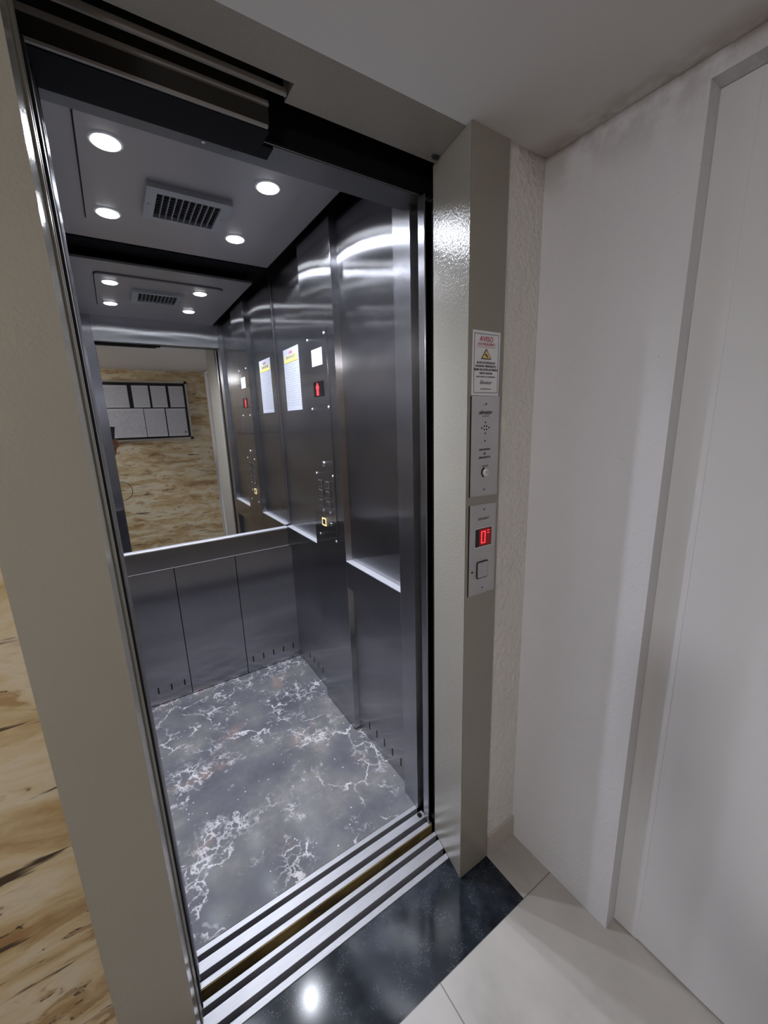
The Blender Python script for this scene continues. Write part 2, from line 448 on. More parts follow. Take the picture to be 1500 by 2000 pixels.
# ------------------------------------------------------------------ lobby structure
b = box(-3.6, 0.9, -1.75, -0.152, -0.12, 0)
b = box(0.0855, 0.9, -0.152, 0.30, -0.12, 0, bm=b)
b = box(-3.6, -0.93, -0.152, 0.30, -0.12, 0, bm=b)
struct('floor', b, 'tile')
struct('trim_1', box(-0.93, 0.0855, -0.152, 0.066, -0.12, 0.0), 'granite')
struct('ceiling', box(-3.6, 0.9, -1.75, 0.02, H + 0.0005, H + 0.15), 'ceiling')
struct('wall_front_right', box(0.085, 0.218, 0.004, 0.30, 0.0, H), 'wall_rough')
struct('baseboard_front', box(0.088, 0.2178, -0.004, 0.0035, 0.0005, 0.081), 'skirt')
b = box(0.218, 0.9, -0.334, 0.30, 0, H)
b = box(0.218, 0.9, -1.40, -0.334, 2.032, H, bm=b)
b = box(0.218, 0.9, -1.75, -1.40, 0, H, bm=b)
struct('wall_right', b, 'wall')
b = box(0.2612, 0.32, -0.3960, -0.3345, 0.004, 2.031)
struct('trim_2', b, 'doorwhite')
struct('door_1', box(0.2618, 0.31, -1.398, -0.39605, 0.008, 2.031), 'doorwhite')
struct('wall_front_left', box(-3.6, -0.921, 0.008, 0.080, 0, H), 'stone')
struct('wall_back', box(-3.6, 0.218, -1.75, -1.552, 0, H), 'stone')
struct('wall_left', box(-3.75, -3.6, -1.75, 0.30, 0, H), 'wall')
# ragged line of old plaster where the wall meets the metal frame
bm = bmesh.new(); N = 170; rows = []
rnd = random.Random(3)
for i in range(N + 1):
    z = 0.082 + (H - 0.084) * i / N
    wob = 0.0035 + 0.003 * rnd.random() + 0.0025 * math.sin(i * 0.37)
    dp = 0.0025 + 0.002 * rnd.random()
    rows.append([bm.verts.new((0.0852, 0.006, z)), bm.verts.new((0.0856 + wob * 0.3, 0.004 - dp, z)), bm.verts.new((0.0856 + wob, 0.0045, z))])
for i in range(N):
    for k in range(2):
        bm.faces.new((rows[i][k], rows[i][k + 1], rows[i + 1][k + 1], rows[i + 1][k]))
    bm.faces.new((rows[i][2], rows[i][0], rows[i + 1][0], rows[i + 1][2]))
struct('trim_3', bm, 'wall_rough')

# ceiling lamp of the lobby, behind and to the left of the camera
lt = thing('ceiling_lamp', 'round white ceiling lamp of the lobby, left of the person', 'lamp', (-1.80, -1.05, H))
put('base_plate', cyl((-1.80, -1.05, H - 0.0075), (0, 0, 1), 0.11, 0.015, 40), 'ring', lt)
put('diffuser', cyl((-1.80, -1.05, H - 0.045), (0, 0, -1), 0.100, 0.060, 40, 0.085), 'lobby_lamp', lt)

# ------------------------------------------------------------------ landing frame
fr = thing('elevator_door_frame', 'greige painted metal frame around the open elevator doorway', 'door frame', (-0.42, 0.08, 0))
b = prism([(rev(0), 0), (0.085, 0), (0.085, 0.164), (rev(0.164), 0.164)], 0.0005, H)
bmesh.ops.bevel(b, geom=[e for e in b.edges if abs(e.verts[0].co.x - e.verts[1].co.x) < 1e-6 and abs(e.verts[0].co.y - e.verts[1].co.y) < 1e-6 and e.verts[0].co.y < 0.01], offset=0.0015, segments=2, affect='EDGES')
put('right_jamb', b, 'paint', fr)
b = prism([(-0.92, 0), (-0.80, 0), (-0.7965, 0.082), (-0.92, 0.082)], 0.0005, H)
put('left_jamb', b, 'paint', fr)
b = prism([(-0.92, 0.0005), (0.085, 0.0005), (0.085, 0.156), (-0.389, 0.156), (-0.389, 0.104), (-0.92, 0.104)], H + 0.0008, H + 0.13)
put('header', b, 'paint', fr)
bm = bmesh.new(); bmesh.ops.create_icosphere(bm, subdivisions=2, radius=0.007)
for v in bm.verts: v.co = Vector((v.co.x * 1.5, v.co.y, v.co.z * 0.6)) * (0.8 + 0.4 * rnd.random()) + Vector((-0.024, 0.133, H - 0.0015))
put('rubber_stop', bm, 'rubber', fr, label='small black rubber lump under the header')

# door operator boxes seen from below in the head of the opening
dh = thing('door_operator_track', 'dark metal door track box with thin grey lips above the doorway', 'door track', (-0.42, 0.2, H))
put('track_box', box(-0.90, -0.415, 0.178, 0.2200, 2.030, 2.17), 'darkmetal', dh)
put('rail', box(-0.88, -0.393, 0.1335, 0.1385, 2.066, 2.078), 'lipmetal', dh, label='thin grey metal lip')
put('rail', box(-0.88, -0.415, 0.1725, 0.1775, 2.064, 2.072), 'lipmetal', dh, label='thin grey metal lip')
put('rail', box(-0.88, -0.420, 0.172, 0.1778, 2.026, 2.031), 'lipmetal', dh, label='thin grey metal lip')
put('shade_board', box(-0.919, -0.3895, 0.1045, 0.1565, 2.172, 2.196), 'black_metal_shade', dh)  # black boards stand in for the shade in the hollow above the doorway
put('shade_board', box(-0.919, 0.084, 0.1570, 0.2265, 2.172, 2.196), 'black_metal_shade', dh)
put('shade_board', box(-0.919, 0.044, 0.2205, 0.2268, 2.033, 2.171), 'black_metal_shade', dh)
put('shade_board', box(-0.90, -0.4155, 0.1790, 0.2700, 2.0245, 2.0295), 'void', dh)  # black sheet puts shade on the underside of the track box
put('shade_board', box(-0.415, -0.392, 0.2270, 0.2700, 2.0245, 2.0295), 'void', dh)

# black hoistway walls added to stop light leaking between landing and car
hw = thing('hoistway_light_block', 'added black hoistway wall blocking light right of the narrow steel door strike', 'shaft lining', (0.05, 0.22, 0))
put('side_blocker', box(0.045, 0.06, 0.1645, 0.2270, -0.3, 2.030), 'void', hw)
put('back_blocker', box(0.0005, 0.045, 0.2285, 0.2300, 0, 2.025), 'void', hw)
hw = thing('hoistway_light_block', 'added black wall blocking light in the pocket behind the stacked door leaves', 'shaft lining', (-1.29, 0.18, 0))
put('side_blocker', box(-1.30, -1.28, 0.0825, 0.284, -0.3, 2.165), 'void', hw)
put('back_blocker', box(-1.28, -0.932, 0.262, 0.284, -0.3, 2.165), 'void', hw)
hw = thing('hoistway_floor', 'dark bottom of the gap between the two aluminium sills', 'shaft lining', (-0.42, 0.18, -0.3))
put('pit_floor', box(-1.30, 0.06, 0.066, 0.1925, -0.32, -0.301), 'void', hw)

# landing door leaves, slid open behind the left jamb
for i, (y0, y1, x1) in enumerate(((0.088, 0.112, -0.7925), (0.120, 0.150, -0.7915))):
    lab = ['greige landing door leaf slid open behind the left jamb, the one nearer the lobby', 'greige landing door leaf slid open behind the left jamb, the one nearer the car'][i]
    t = thing('landing_door', lab, 'elevator door', (-1.0, (y0 + y1) / 2, 0.01), 'landing door leaves')
    put('leaf_panel', box(-1.26, x1, y0, y1, 0.012, 2.055, 0.002), 'door_paint', t)
for i, (y0, y1, x1) in enumerate(((0.204, 0.226, -0.7842), (0.236, 0.258, -0.7830))):
    lab = ['brushed steel car door leaf slid open at the left, outer one', 'brushed steel car door leaf slid open at the left, inner one'][i]
    t = thing('car_door', lab, 'elevator door', (-1.0, (y0 + y1) / 2, 0.01), 'car door leaves')
    put('leaf_panel', box(-1.26, x1, y0, y1, 0.012, 2.020, 0.002), 'steel_post', t)
t = thing('door_strike_post', 'narrow steel door strike at the right of the open car doorway', 'door post', (-0.002, 0.214, 0))
put('strip', box(-0.005, 0.0, 0.200, 0.228, 0.004, 2.025, 0.001), 'steel_post', t)

t = thing('door_gap_shade', 'black strip standing in for the shaded gap between the landing door leaves and the car door leaves', 'dark gap', (-0.80, 0.177, 0))
put('strip', box(-0.840, -0.7872, 0.154, 0.200, 0.002, 2.020, 0.001), 'rubber', t)  # black strip added to paint the shade of the gap between leaves

# sills
def sill(root, strips, floor_y, xs, endf):
    for (a, c) in strips:
        b = prism([(xs, a), (endf(a), a), (endf(c), c), (xs, c)], -0.030, 0.0)
        bmesh.ops.bevel(b, geom=[e for e in b.edges if e.verts[0].co.z > -0.001 and e.verts[1].co.z > -0.001 and abs(e.verts[0].co.y - e.verts[1].co.y) < 1e-6], offset=0.0008, segments=1, affect='EDGES')
        put('tread_strip', b, 'alu', root)
    put('groove_bed', prism([(xs, floor_y[0]), (endf(floor_y[0]), floor_y[0]), (endf(floor_y[1]), floor_y[1]), (xs, floor_y[1])], -0.040, -0.0305), 'groove', root)
ls = thing('landing_sill', 'ribbed aluminium door sill set in the lobby floor beside the black granite', 'door sill', (-0.42, 0.116, 0))
sill(ls, [(0.068, 0.086), (0.103, 0.135), (0.151, 0.165)], (0.068, 0.165), -1.27, lambda y: rev(y) - 0.001)
cs = thing('car_sill', 'ribbed aluminium door sill at the edge of the marble car floor', 'door sill', (-0.42, 0.241, 0))
sill(cs, [(0.193, 0.209), (0.227, 0.256), (0.272, 0.2885)], (0.193, 0.2885), -1.27, lambda y: 0.006 if y < 0.262 else (-0.001))
put('apron', box(-1.27, 0.004, 0.1905, 0.1928, -0.26, -0.0015), 'rust', cs, label='brown dusty apron')
put('guide_shoe', box(-0.020, -0.006, 0.236, 0.250, 0.0005, 0.006, 0.001), 'black_metal_shade', cs)

# ------------------------------------------------------------------ the car
car = thing('elevator_car', 'elevator car lined with brushed stainless steel, dark marble floor', 'elevator', (-0.43, 0.9, 0))
put('floor_covering', box(-0.91, 0.0298, 0.2890, 1.5255, -0.02, 0.0), 'marble', car, label='dark marble patterned floor with white veins')

def slot_y(y, x, parent, z=0.083):      # slot in a wall facing -x/+x
    s = -1 if x > -0.4 else 1
    put('vent_slot', box(min(x, x + s * 0.0006), max(x, x + s * 0.0006), y - 0.0028, y + 0.0028, z - 0.018, z + 0.018), 'void', parent)

def side(sg):
    """one side wall; sg=+1 right wall, -1 the opposite one"""
    def X(v): return v if sg > 0 else -0.86 - v
    def bx(v0, v1, *a, **k):
        p, q = sorted((X(v0), X(v1))); return box(p, q, *a, **k)
    face, rec = 0.0, 0.030
    if sg > 0:
        put('front_post', bx(face, 0.044, 0.270, 0.353, 0.0, 2.24), 'steel_post', car)
    else:
        put('front_post', box(-0.92, -0.787, 0.285, 0.312, 0.0, 2.24), 'steel_post', car)
        put('side_strip', box(-0.92, XL, 0.3125, 0.353, 0, 2.24), 'steel', car)
    # recess nearer the door
    put('side_panel', bx(rec, 0.044, 0.3532, 0.7598, 0.862, 2.24), 'steel', car)
    put('ledge', bx(face, 0.044, 0.3532, 0.7598, 0.739, 0.8615, 0.0015), 'steel_ledge' if False else 'steel', car)
    put('ledge_highlight', bx(0.0006, 0.0296, 0.3535, 0.7595, 0.8618, 0.8640, 0.0006), 'catchlight', car)  # pale strip added as the highlight along the ledge top
    lp = put('side_panel', bx(0.027, 0.044, 0.3532, 0.7598, 0.004, 0.7385), 'steel', car)
    for y in (0.665, 0.602, 0.541, 0.478, 0.416): slot_y(y, X(0.027), lp, 0.078)
    # pilaster
    put('pilaster', bx(face, 0.044, 0.760, 1.068, 0.006, 2.24, 0.001), 'steel', car)
    # recess nearer the rear
    put('side_panel', bx(rec, 0.044, 1.0682, D - 0.001, 0.870, 2.24), 'steel', car)
    put('ledge', bx(face, 0.044, 1.0682, 1.4935, 0.752, 0.8695, 0.0015), 'steel', car)
    put('ledge_highlight', bx(0.0006, 0.0296, 1.0685, 1.4930, 0.8698, 0.8718, 0.0006), 'catchlight', car)  # pale strip added as the highlight on the rear ledge
    lp = put('side_panel', bx(0.027, 0.044, 1.0682, D - 0.001, 0.004, 0.7515), 'steel', car)
    for y in (1.354, 1.293, 1.234, 1.171): slot_y(y, X(0.027), lp, 0.088)
side(1); side(-1)

# rear wall
for a, c, sl in ((-0.905, -0.611, (-0.832, -0.768, -0.705, -0.641)), (-0.607, -0.304, ()), (-0.300, 0.0295, (-0.265, -0.203, -0.141, -0.078, -0.014))):
    p = put('rear_panel', box(a, c, D, D + 0.015, 0.003, 0.752), 'steel', car)
    for x in sl:
        put('vent_slot', box(x - 0.0028, x + 0.0028, D - 0.0006, D, 0.066, 0.102), 'void', p)
put('seam_backing', box(-0.905, 0.0295, D + 0.0155, D + 0.018, 0, 2.24), 'void', car)
b = box(-0.888, 0.0075, 1.494, D - 0.0003, 0.7525, 0.861, 0.0025, seg=2)
rail = put('rear_rail', b, 'steel', car)
put('edge_trim', ringframe(-0.886, 0.0055, 0.7545, 0.859, 1.4930, 1.4938, 0.0016), 'catchlight', rail)
put('rail_highlight', box(-0.888, 0.0075, 1.4938, 1.5136, 0.8613, 0.8633, 0.0006), 'catchlight', car)  # pale strip added as the highlight along the rail top
put('corner_strip', box(0.0195, 0.0295, 1.516, D + 0.015, 0.862, 2.24), 'steel_post', car)
put('corner_strip', box(-0.905, -0.878, 1.516, D + 0.015, 0.862, 2.24), 'steel_post', car)
mi = thing('mirror', 'frameless wall mirror above the steel rail on the rear wall of the car', 'mirror', (-0.43, 1.515, 0.862))
put('glass', box(-0.877, 0.0175, 1.514, 1.520, 0.8615, 2.235), 'mirror', mi)

# ceiling, transom, roof
put('ceiling_sheet', box(-0.86, -0.025, 0.3105, 1.385, CEIL, CEIL + 0.010), 'ceil_steel', car)
def rounded(x0, x1, y0, y1, r, n=6):
    pts = []
    for cx, cy, a0 in ((x1 - r, y1 - r, 0), (x0 + r, y1 - r, 90), (x0 + r, y0 + r, 180), (x1 - r, y0 + r, 270)):
        for k in range(n + 1):
            a = math.radians(a0 + 90 * k / n); pts.append((cx + r * math.cos(a), cy + r * math.sin(a)))
    return pts
put('panel_gap', prism(rounded(-0.737, -0.137, 0.572, 1.228, 0.03), CEIL - 0.0015, CEIL - 0.0002), 'black_metal_shade', car)
put('ceiling_panel', prism(rounded(-0.733, -0.141, 0.576, 1.224, 0.027), CEIL - 0.009, CEIL - 0.0017), 'ceil_steel', car)
put('transom', box(-0.905, 0.044, 0.2275, 0.3100, 2.0322, 2.235, 0.001), 'steel_lit', car)
put('transom_shade', box(-0.905, 0.044, 0.2275, 0.3105, 2.030, 2.032), 'steel_shaded', car)  # thin plate that carries the painted shade of the transom underside
put('roof', box(-0.93, 0.06, 0.2275, 1.56, 2.245, 2.265), 'void', car)  # flat black, so the gap round the ceiling reads as shade
for x in (-0.52, -0.46):
    put('screw', cyl((x, 0.285, 2.0295), (0, 0, 1), 0.004, 0.002, 12), 'chrome', car)

# downlights
Zp = CEIL - 0.009
spots = [(-0.6696, 0.688, 'front left ceiling downlight of the car, nearest the left jamb'), (-0.242, 0.688, 'front right ceiling downlight of the car, nearest the right wall and doorway'),
         (-0.6696, 1.1106, 'rear left ceiling downlight of the car, near the mirror'), (-0.242, 1.1106, 'rear right ceiling downlight of the car, near the mirror')]
for x, y, lab in spots:
    t = thing('downlight', lab, 'ceiling light', (x, y, Zp), 'ceiling downlights in the car')
    b = cyl((x, y, Zp - 0.0015), (0, 0, -1), 0.041, 0.003, 36, 0.038)
    put('ring', b, 'ring', t)
    put('lens', cyl((x, y, Zp - 0.0042), (0, 0, -1), 0.034, 0.0024, 36, 0.031), 'lamp', t)
    l = bpy.data.lights.new('downlight_beam', 'SPOT'); l.energy = SPOT_W; l.color = SPOT_COL
    l.spot_size = math.radians(150); l.spot_blend = 0.75; l.shadow_soft_size = 0.015
    lo = bpy.data.objects.new('downlight_beam', l); COL.objects.link(lo)
    lo.parent = t; lo.location = (0, 0, -0.034 - 0.006)

# ventilation grille
gx0, gx1, gy0, gy1 = -0.570, -0.318, 0.826, 1.050
t = thing('ventilation_grille', 'rectangular ceiling vent with dark slats between the downlights', 'vent', (-0.444, 0.938, Zp))
zb = Zp - 0.016
b = box(gx0, gx1, gy0, gy0 + 0.034, zb, Zp - 0.0003)
b = box(gx0, gx1, gy1 - 0.020, gy1, zb, Zp - 0.0003, bm=b)
b = box(gx0, gx0 + 0.030, gy0 + 0.034, gy1 - 0.020, zb, Zp - 0.0003, bm=b)
b = box(gx1 - 0.030, gx1, gy0 + 0.034, gy1 - 0.020, zb, Zp - 0.0003, bm=b)
put('frame', b, 'grille_frame', t)
put('backing', box(gx0 + 0.030, gx1 - 0.030, gy0 + 0.034, gy1 - 0.020, Zp - 0.003, Zp - 0.0004), 'grille', t)
for k in range(1, 10):
    x = gx0 + 0.030 + (gx1 - gx0 - 0.060) * k / 10
    put('slat', box(x - 0.0013, x + 0.0013, gy0 + 0.034, gy1 - 0.020, zb + 0.001, Zp - 0.0032), 'slat', t)
for k in range(1, 9):
    y = gy0 + 0.034 + (gy1 - gy0 - 0.054) * k / 9
    put('cross_slat', box(gx0 + 0.030, gx1 - 0.030, y - 0.0009, y + 0.0009, zb + 0.006, Zp - 0.0034), 'grille', t)
for x in (gx0 + 0.012, gx1 - 0.012):
    put('screw', cyl((x, 0.94, zb - 0.0006), (0, 0, 1), 0.004, 0.0012, 12), 'slat', t)

# ------------------------------------------------------------------ control panel of the car
cp = thing('control_panel', 'tall steel car control panel with red arrow display and buttons', 'control panel', (0.0, 0.943, 0.92))
plate = put('faceplate', box(-0.0022, -0.0003, 0.829, 1.060, 0.918, 1.824, 0.0004), 'steel', cp)
XF = -0.0022
for y, z in ((1.013, 1.805), (0.846, 1.806), (1.007, 1.515), (0.839, 1.517), (1.006, 1.227), (0.838, 1.228), (1.009, 0.934), (0.840, 0.934)):
    put('screw', cyl((XF - 0.0012, y, z), (-1, 0, 0), 0.0058, 0.0026, 16, 0.0036), 'catchlight', cp)  # glint of the screw heads put into a paler colour
put('white_window', box(XF - 0.0010, XF - 0.0001, 0.873, 0.977, 1.690, 1.758, 0.0003), 'white_window', cp)
put('display_window', box(XF - 0.0012, XF - 0.0001, 0.873, 0.975, 1.564, 1.627, 0.0004), 'glass_dark', cp)
# arrow pointing up, built of a head and a shaft
ar = [(0.946, 1.570), (0.924, 1.570), (0.924, 1.600), (0.917, 1.600), (0.935, 1.622), (0.953, 1.600), (0.946, 1.600)]
put('red_arrow', extr(ar, 'yz', XF - 0.0018, XF - 0.0013), 'red', cp)
put('key_switch', cyl((XF - 0.002, 0.925, 1.275), (-1, 0, 0), 0.012, 0.004, 24, 0.011), 'steel_ledge', cp)
put('key_hole', box(XF - 0.0046, XF - 0.0041, 0.922, 0.928, 1.268, 1.282), 'void', cp)
for y in (0.972, 0.896):
    for z in (1.183, 1.138, 1.092):
        fb = put('button', box(XF - 0.0040, XF - 0.0001, y - 0.017, y + 0.017, z - 0.0155, z + 0.0155, 0.0012, seg=2), 'steel_ledge', cp)
        put('button_face', box(XF - 0.0047, XF - 0.0041, y - 0.0152, y + 0.0152, z - 0.0135, z + 0.0135, 0.0004), 'steel', fb)
for k, (y, z, s) in enumerate(((0.972, 1.183, '4'), (0.896, 1.183, '5'), (0.972, 1.138, '2'), (0.896, 1.138, '3'), (0.972, 1.092, '0'), (0.896, 1.092, '1'))):
    pass
for y, z in ((0.958, 1.056), (0.886, 1.056)):
    bm = bmesh.new(); bmesh.ops.create_uvsphere(bm, u_segments=20, v_segments=10, radius=0.0078)
    bmesh.ops.transform(bm, matrix=Matrix.Translation((XF - 0.001, y, z)) @ Matrix.Diagonal((0.55, 1, 1, 1)), verts=bm.verts)
    put('dome_button', bm, 'chrome', cp, True)
def yzring(y0, y1, z0, z1, t, xa, xb):
    b = None
    for a in ((y0, y1, z1 - t, z1), (y0, y1, z0, z0 + t), (y0, y0 + t, z0 + t, z1 - t), (y1 - t, y1, z0 + t, z1 - t)):
        b = box(xa, xb, a[0], a[1], a[2], a[3], bm=b)
    return b
put('lit_button_ring', yzring(0.935, 0.975, 0.984, 1.020, 0.0045, XF - 0.0032, XF - 0.0001), 'amber', cp)
put('button', box(XF - 0.0025, XF - 0.0001, 0.942, 0.968, 0.991, 1.013), 'black', cp)
put('key_switch', cyl((XF - 0.0015, 0.889, 1.002), (-1, 0, 0), 0.010, 0.003, 20), 'chrome', cp)

# notice paper on the steel wall
nt = thing('paper_notice', 'tall white printed notice with yellow heading taped to the steel wall beside the mirror', 'notice', (0.0295, 1.30, 1.52))
put('sheet', box(0.0288, 0.0296, 1.200, 1.405, 1.5205, 1.822), 'sheet3', nt)
put('heading_band', box(0.0283, 0.0287, 1.215, 1.392, 1.758, 1.790), 'paleyellow', nt)
put('heading_stripe', box(0.0278, 0.0282, 1.215, 1.392, 1.756, 1.766), 'yellow', nt)
text('heading_text', 'AVISO', 0.018, (0.0280, 1.30, 1.801), '-x', 'redink', nt)
text('heading_text', 'IMPORTANTE', 0.020, (0.0278, 1.305, 1.779), '-x', 'greyink', nt)

# ------------------------------------------------------------------ fittings on the front of the right jamb
def screw_y(x, z, parent, y=-0.002):
    s = put('screw', cyl((x, y - 0.0008, z), (0, -1, 0), 0.0042, 0.0016, 16, 0.0034), 'steel_plate', parent)
    put('screw_slot', box(x - 0.0030, x + 0.0022, y - 0.0021, y - 0.0017, z - 0.0030, z + 0.0010), 'ink', s)
st = thing('warning_sticker', 'white AVISO warning sticker with yellow triangle on the right jamb', 'sticker', (0.022, 0, 1.511))
b = extr([(-0.0255, 1.5105), (0.069, 1.5090), (0.0715, 1.6585), (-0.0235, 1.6590)], 'xz', -0.0008, -0.0001)
put('sheet', b, 'white_paper', st)
put('border_line', ringframe(-0.0190, 0.0655, 1.5155, 1.6525, -0.0011, -0.0009, 0.0016), 'greyink', st)
YT = -0.0012
text('title_text', 'AVISO', 0.0165, (0.0225, YT, 1.6400), '-y', 'redink', st, bold=0.0002)
text('subtitle_text', 'AOS PASSAGEIROS', 0.0088, (0.0225, YT, 1.6285), '-y', 'redink', st, sx=0.80)
put('rule_line', box(-0.012, 0.058, -0.0013, -0.0009, 1.6222, 1.6229), 'redink', st)
put('triangle', extr([(0.0040, 1.5945), (0.0405, 1.5945), (0.0225, 1.6195)], 'xz', -0.0013, -0.0009), 'ink', st)
put('triangle_fill', extr([(0.0085, 1.5968), (0.0362, 1.5968), (0.0225, 1.6152)], 'xz', -0.0017, -0.0014), 'sign_yellow', st)
b = extr([(0.0165, 1.6060), (0.0215, 1.6075), (0.0285, 1.5995), (0.0275, 1.5978), (0.0200, 1.6020)], 'xz', -0.0021, -0.0018)
put('pictogram', b, 'ink', st)
for s, z, sz, sx in (('ANTES DE ENTRAR NO', 1.5862, 0.0072, 0.86), ('ELEVADOR, VERIFIQUE SE O', 1.5782, 0.0072, 0.80), ('MESMO ENCONTRA-SE PARADO', 1.5702, 0.0072, 0.80), ('NESTE ANDAR', 1.5618, 0.0072, 0.95)):
    text('body_text', s, sz, (0.0225, YT, z), '-y', 'ink', st, sx=sx, bold=0.00012)
text('fine_print', 'LEI ESTADUAL DE SEGURANCA', 0.0050, (0.0225, YT, 1.5538), '-y', 'ink', st, sx=0.95)
text('logo_text', 'Elevator', 0.0125, (0.0225, YT, 1.5405), '-y', 'ink', st, shear=0.35)
text('fine_print', 'www.elevator.com', 0.0048, (0.0225, YT, 1.5255), '-y', 'ink', st)

ip = thing('intercom_panel', 'steel intercom plate with speaker holes and key switch below the warning sticker', 'intercom', (0.025, 0, 1.256))
put('plate', extr([(-0.0250, 1.2580), (0.0750, 1.2545), (0.0735, 1.5085), (-0.0240, 1.5085)], 'xz', -0.0020, -0.0001), 'steel_plate', ip)
put('shadow_gap', box(-0.0275, -0.0252, -0.0012, -0.0001, 1.2570, 1.5080), 'black_metal_shade', ip)
screw_y(0.024, 1.4905, ip); screw_y(0.0245, 1.2745, ip)
text('logo_text', 'elevator', 0.0140, (0.0235, -0.0024, 1.4690), '-y', 'ink', ip, shear=0.3, bold=0.0003)
text('fine_print', 'ELEVADORES', 0.0040, (0.0245, -0.0024, 1.4600), '-y', 'greyink', ip)
for dx, dz in ((0, 0.0135), (0, -0.0135), (0.013, 0), (-0.013, 0), (0.0042, 0.0042), (-0.0042, 0.0042), (0.0042, -0.0042), (-0.0042, -0.0042)):
    put('speaker_hole', cyl((0.0245 + dx, -0.0022, 1.4310 + dz), (0, -1, 0), 0.0021, 0.0004, 12), 'void', ip)
put('microphone_hole', cyl((0.0245, -0.0022, 1.3985), (0, -1, 0), 0.0021, 0.0004, 12), 'void', ip)
for s, z in (('DISPOSITIVO', 1.3765), ('DE', 1.3665), ('EMERGENCIA', 1.3565)):
    text('caption_text', s, 0.0072, (0.0240, -0.0024, z), '-y', 'ink', ip, bold=0.0001)
text('caption_text', 'LIGA-DES', 0.0052, (0.0265, -0.0024, 1.3345), '-y', 'ink', ip)
ks = put('key_switch', cyl((0.0262, -0.0035, 1.3180), (0, -1, 0), 0.0105, 0.0030, 28), 'chrome', ip)
put('switch_barrel', cyl((0.0280, -0.0062, 1.3180), (0, -1, 0), 0.0068, 0.0024, 24), 'white_paper', ks)
put('key_hole', box(0.0272, 0.0290, -0.0078, -0.0074, 1.3140, 1.3220), 'void', ks)
b = bmesh.new()
n = 14
for k in range(n):
    a0, a1 = [math.radians(95 + 165 * q / n) for q in (k, k + 1)]
    q = []
    for a, r in ((a0, 0.0098), (a1, 0.0098), (a1, 0.0135), (a0, 0.0135)):
        q.append(b.verts.new((0.0262 + r * math.cos(a), -0.0024, 1.3180 + r * math.sin(a))))
    b.faces.new(q)
put('switch_arc', b, 'black', ip)

cl = thing('call_panel', 'steel landing call plate with red floor display and square button', 'call panel', (0.023, 0, 0.98))
put('plate', extr([(-0.0245, 0.9820), (0.0750, 0.9800), (0.0740, 1.2320), (-0.0240, 1.2350)], 'xz', -0.0020, -0.0001), 'steel_plate', cl)
put('shadow_gap', box(-0.0270, -0.0247, -0.0012, -0.0001, 0.9820, 1.2345), 'black_metal_shade', cl)
screw_y(0.0270, 1.2210, cl); screw_y(0.0265, 0.9990, cl)
text('logo_text', 'elevator', 0.0125, (0.0260, -0.0024, 1.1950), '-y', 'greyink', cl, shear=0.3, bold=0.0002)
put('display_bezel', ringframe(-0.0065, 0.0605, 1.1155, 1.1705, -0.0027, -0.0021, 0.0025), 'chrome', cl)
put('display_window', box(-0.0040, 0.0580, -0.0026, -0.0021, 1.1180, 1.1680), 'glass_dark', cl)
def seg7(x, z, hw, hh, t, mt, segs, par):
    S = {'a': (x - hw, x + hw, z + hh - t, z + hh), 'd': (x - hw, x + hw, z - hh, z - hh + t), 'f': (x - hw, x - hw + t, z, z + hh), 'b': (x + hw - t, x + hw, z, z + hh),
         'e': (x - hw, x - hw + t, z - hh, z), 'c': (x + hw - t, x + hw, z - hh, z)}
    b = None
    for s in segs: b = box(S[s][0], S[s][1], -0.0031, -0.0027, S[s][2] + 0.0006, S[s][3] - 0.0006, bm=b)
    put('red_digit', b, mt, par)
put('display_glow', box(0.0110, 0.0560, -0.0027, -0.00265, 1.1200, 1.1660), 'dimred', cl)
seg7(0.0265, 1.1430, 0.0082, 0.0175, 0.0036, 'red', 'abcdef', cl)
seg7(0.0450, 1.1560, 0.0042, 0.0048, 0.0030, 'red', 'ad', cl)
b = None
put('button_ring', prism(rounded(0.0, 1, 0, 1, 0.2), 0, 1) if False else extr(rounded(0.0035, 0.0475, 1.0260, 1.0760, 0.006), 'xz', -0.0030, -0.0021), 'black', cl)
put('button', extr(rounded(0.0065, 0.0445, 1.0292, 1.0728, 0.004), 'xz', -0.0050, -0.0031), 'steel_ledge', cl)
put('small_hole', cyl((-0.0125, -0.0022, 1.0500), (0, -1, 0), 0.0030, 0.0005, 14), 'void', cl)

# ------------------------------------------------------------------ notice board on the wall opposite
YB = -1.552
nb = thing('notice_board', 'glazed notice board in a thin silver frame on the stone wall behind', 'notice board', (-0.52, YB, 1.33))
put('frame', ringframe(-1.10, 0.006, 1.312, 1.952, YB + 0.0005, YB + 0.030, 0.018), 'silver', nb)
put('backing', box(-1.082, -0.012, YB + 0.001, YB + 0.008, 1.330, 1.934), 'black', nb)
for x, z in ((0.006, 1.952), (0.006, 1.312)):
    put('corner_piece', box(x - 0.026, x + 0.004, YB + 0.0305, YB + 0.034, z - (0.024 if z > 1.5 else 0.004), z + (0.004 if z > 1.5 else 0.024)), 'black', nb)
labs = [(-1.04, -0.805, 1.675, 1.905, 'sheet1', 'printed sheet at the far left of the top row on the notice board'), (-0.795, -0.582, 1.672, 1.905, 'sheet2', 'widely spaced sheet left of the widest black gap, top row of the notice board'),
        (-0.542, -0.384, 1.672, 1.905, 'sheet1', 'top row sheet just right of the widest black gap'), (-0.363, -0.211, 1.672, 1.903, 'sheet1', 'top row sheet second from the right on the notice board'),
        (-0.184, -0.034, 1.672, 1.903, 'sheet1', 'top right sheet on the notice board'), (-0.80, -0.462, 1.352, 1.662, 'sheet2', 'wide sheet in the lower left of the notice board'),
        (-0.456, -0.252, 1.352, 1.660, 'sheet1', 'lower row sheet in the middle of the notice board'), (-0.240, -0.038, 1.350, 1.658, 'sheet1', 'lower right sheet on the notice board with a blue stamp')]
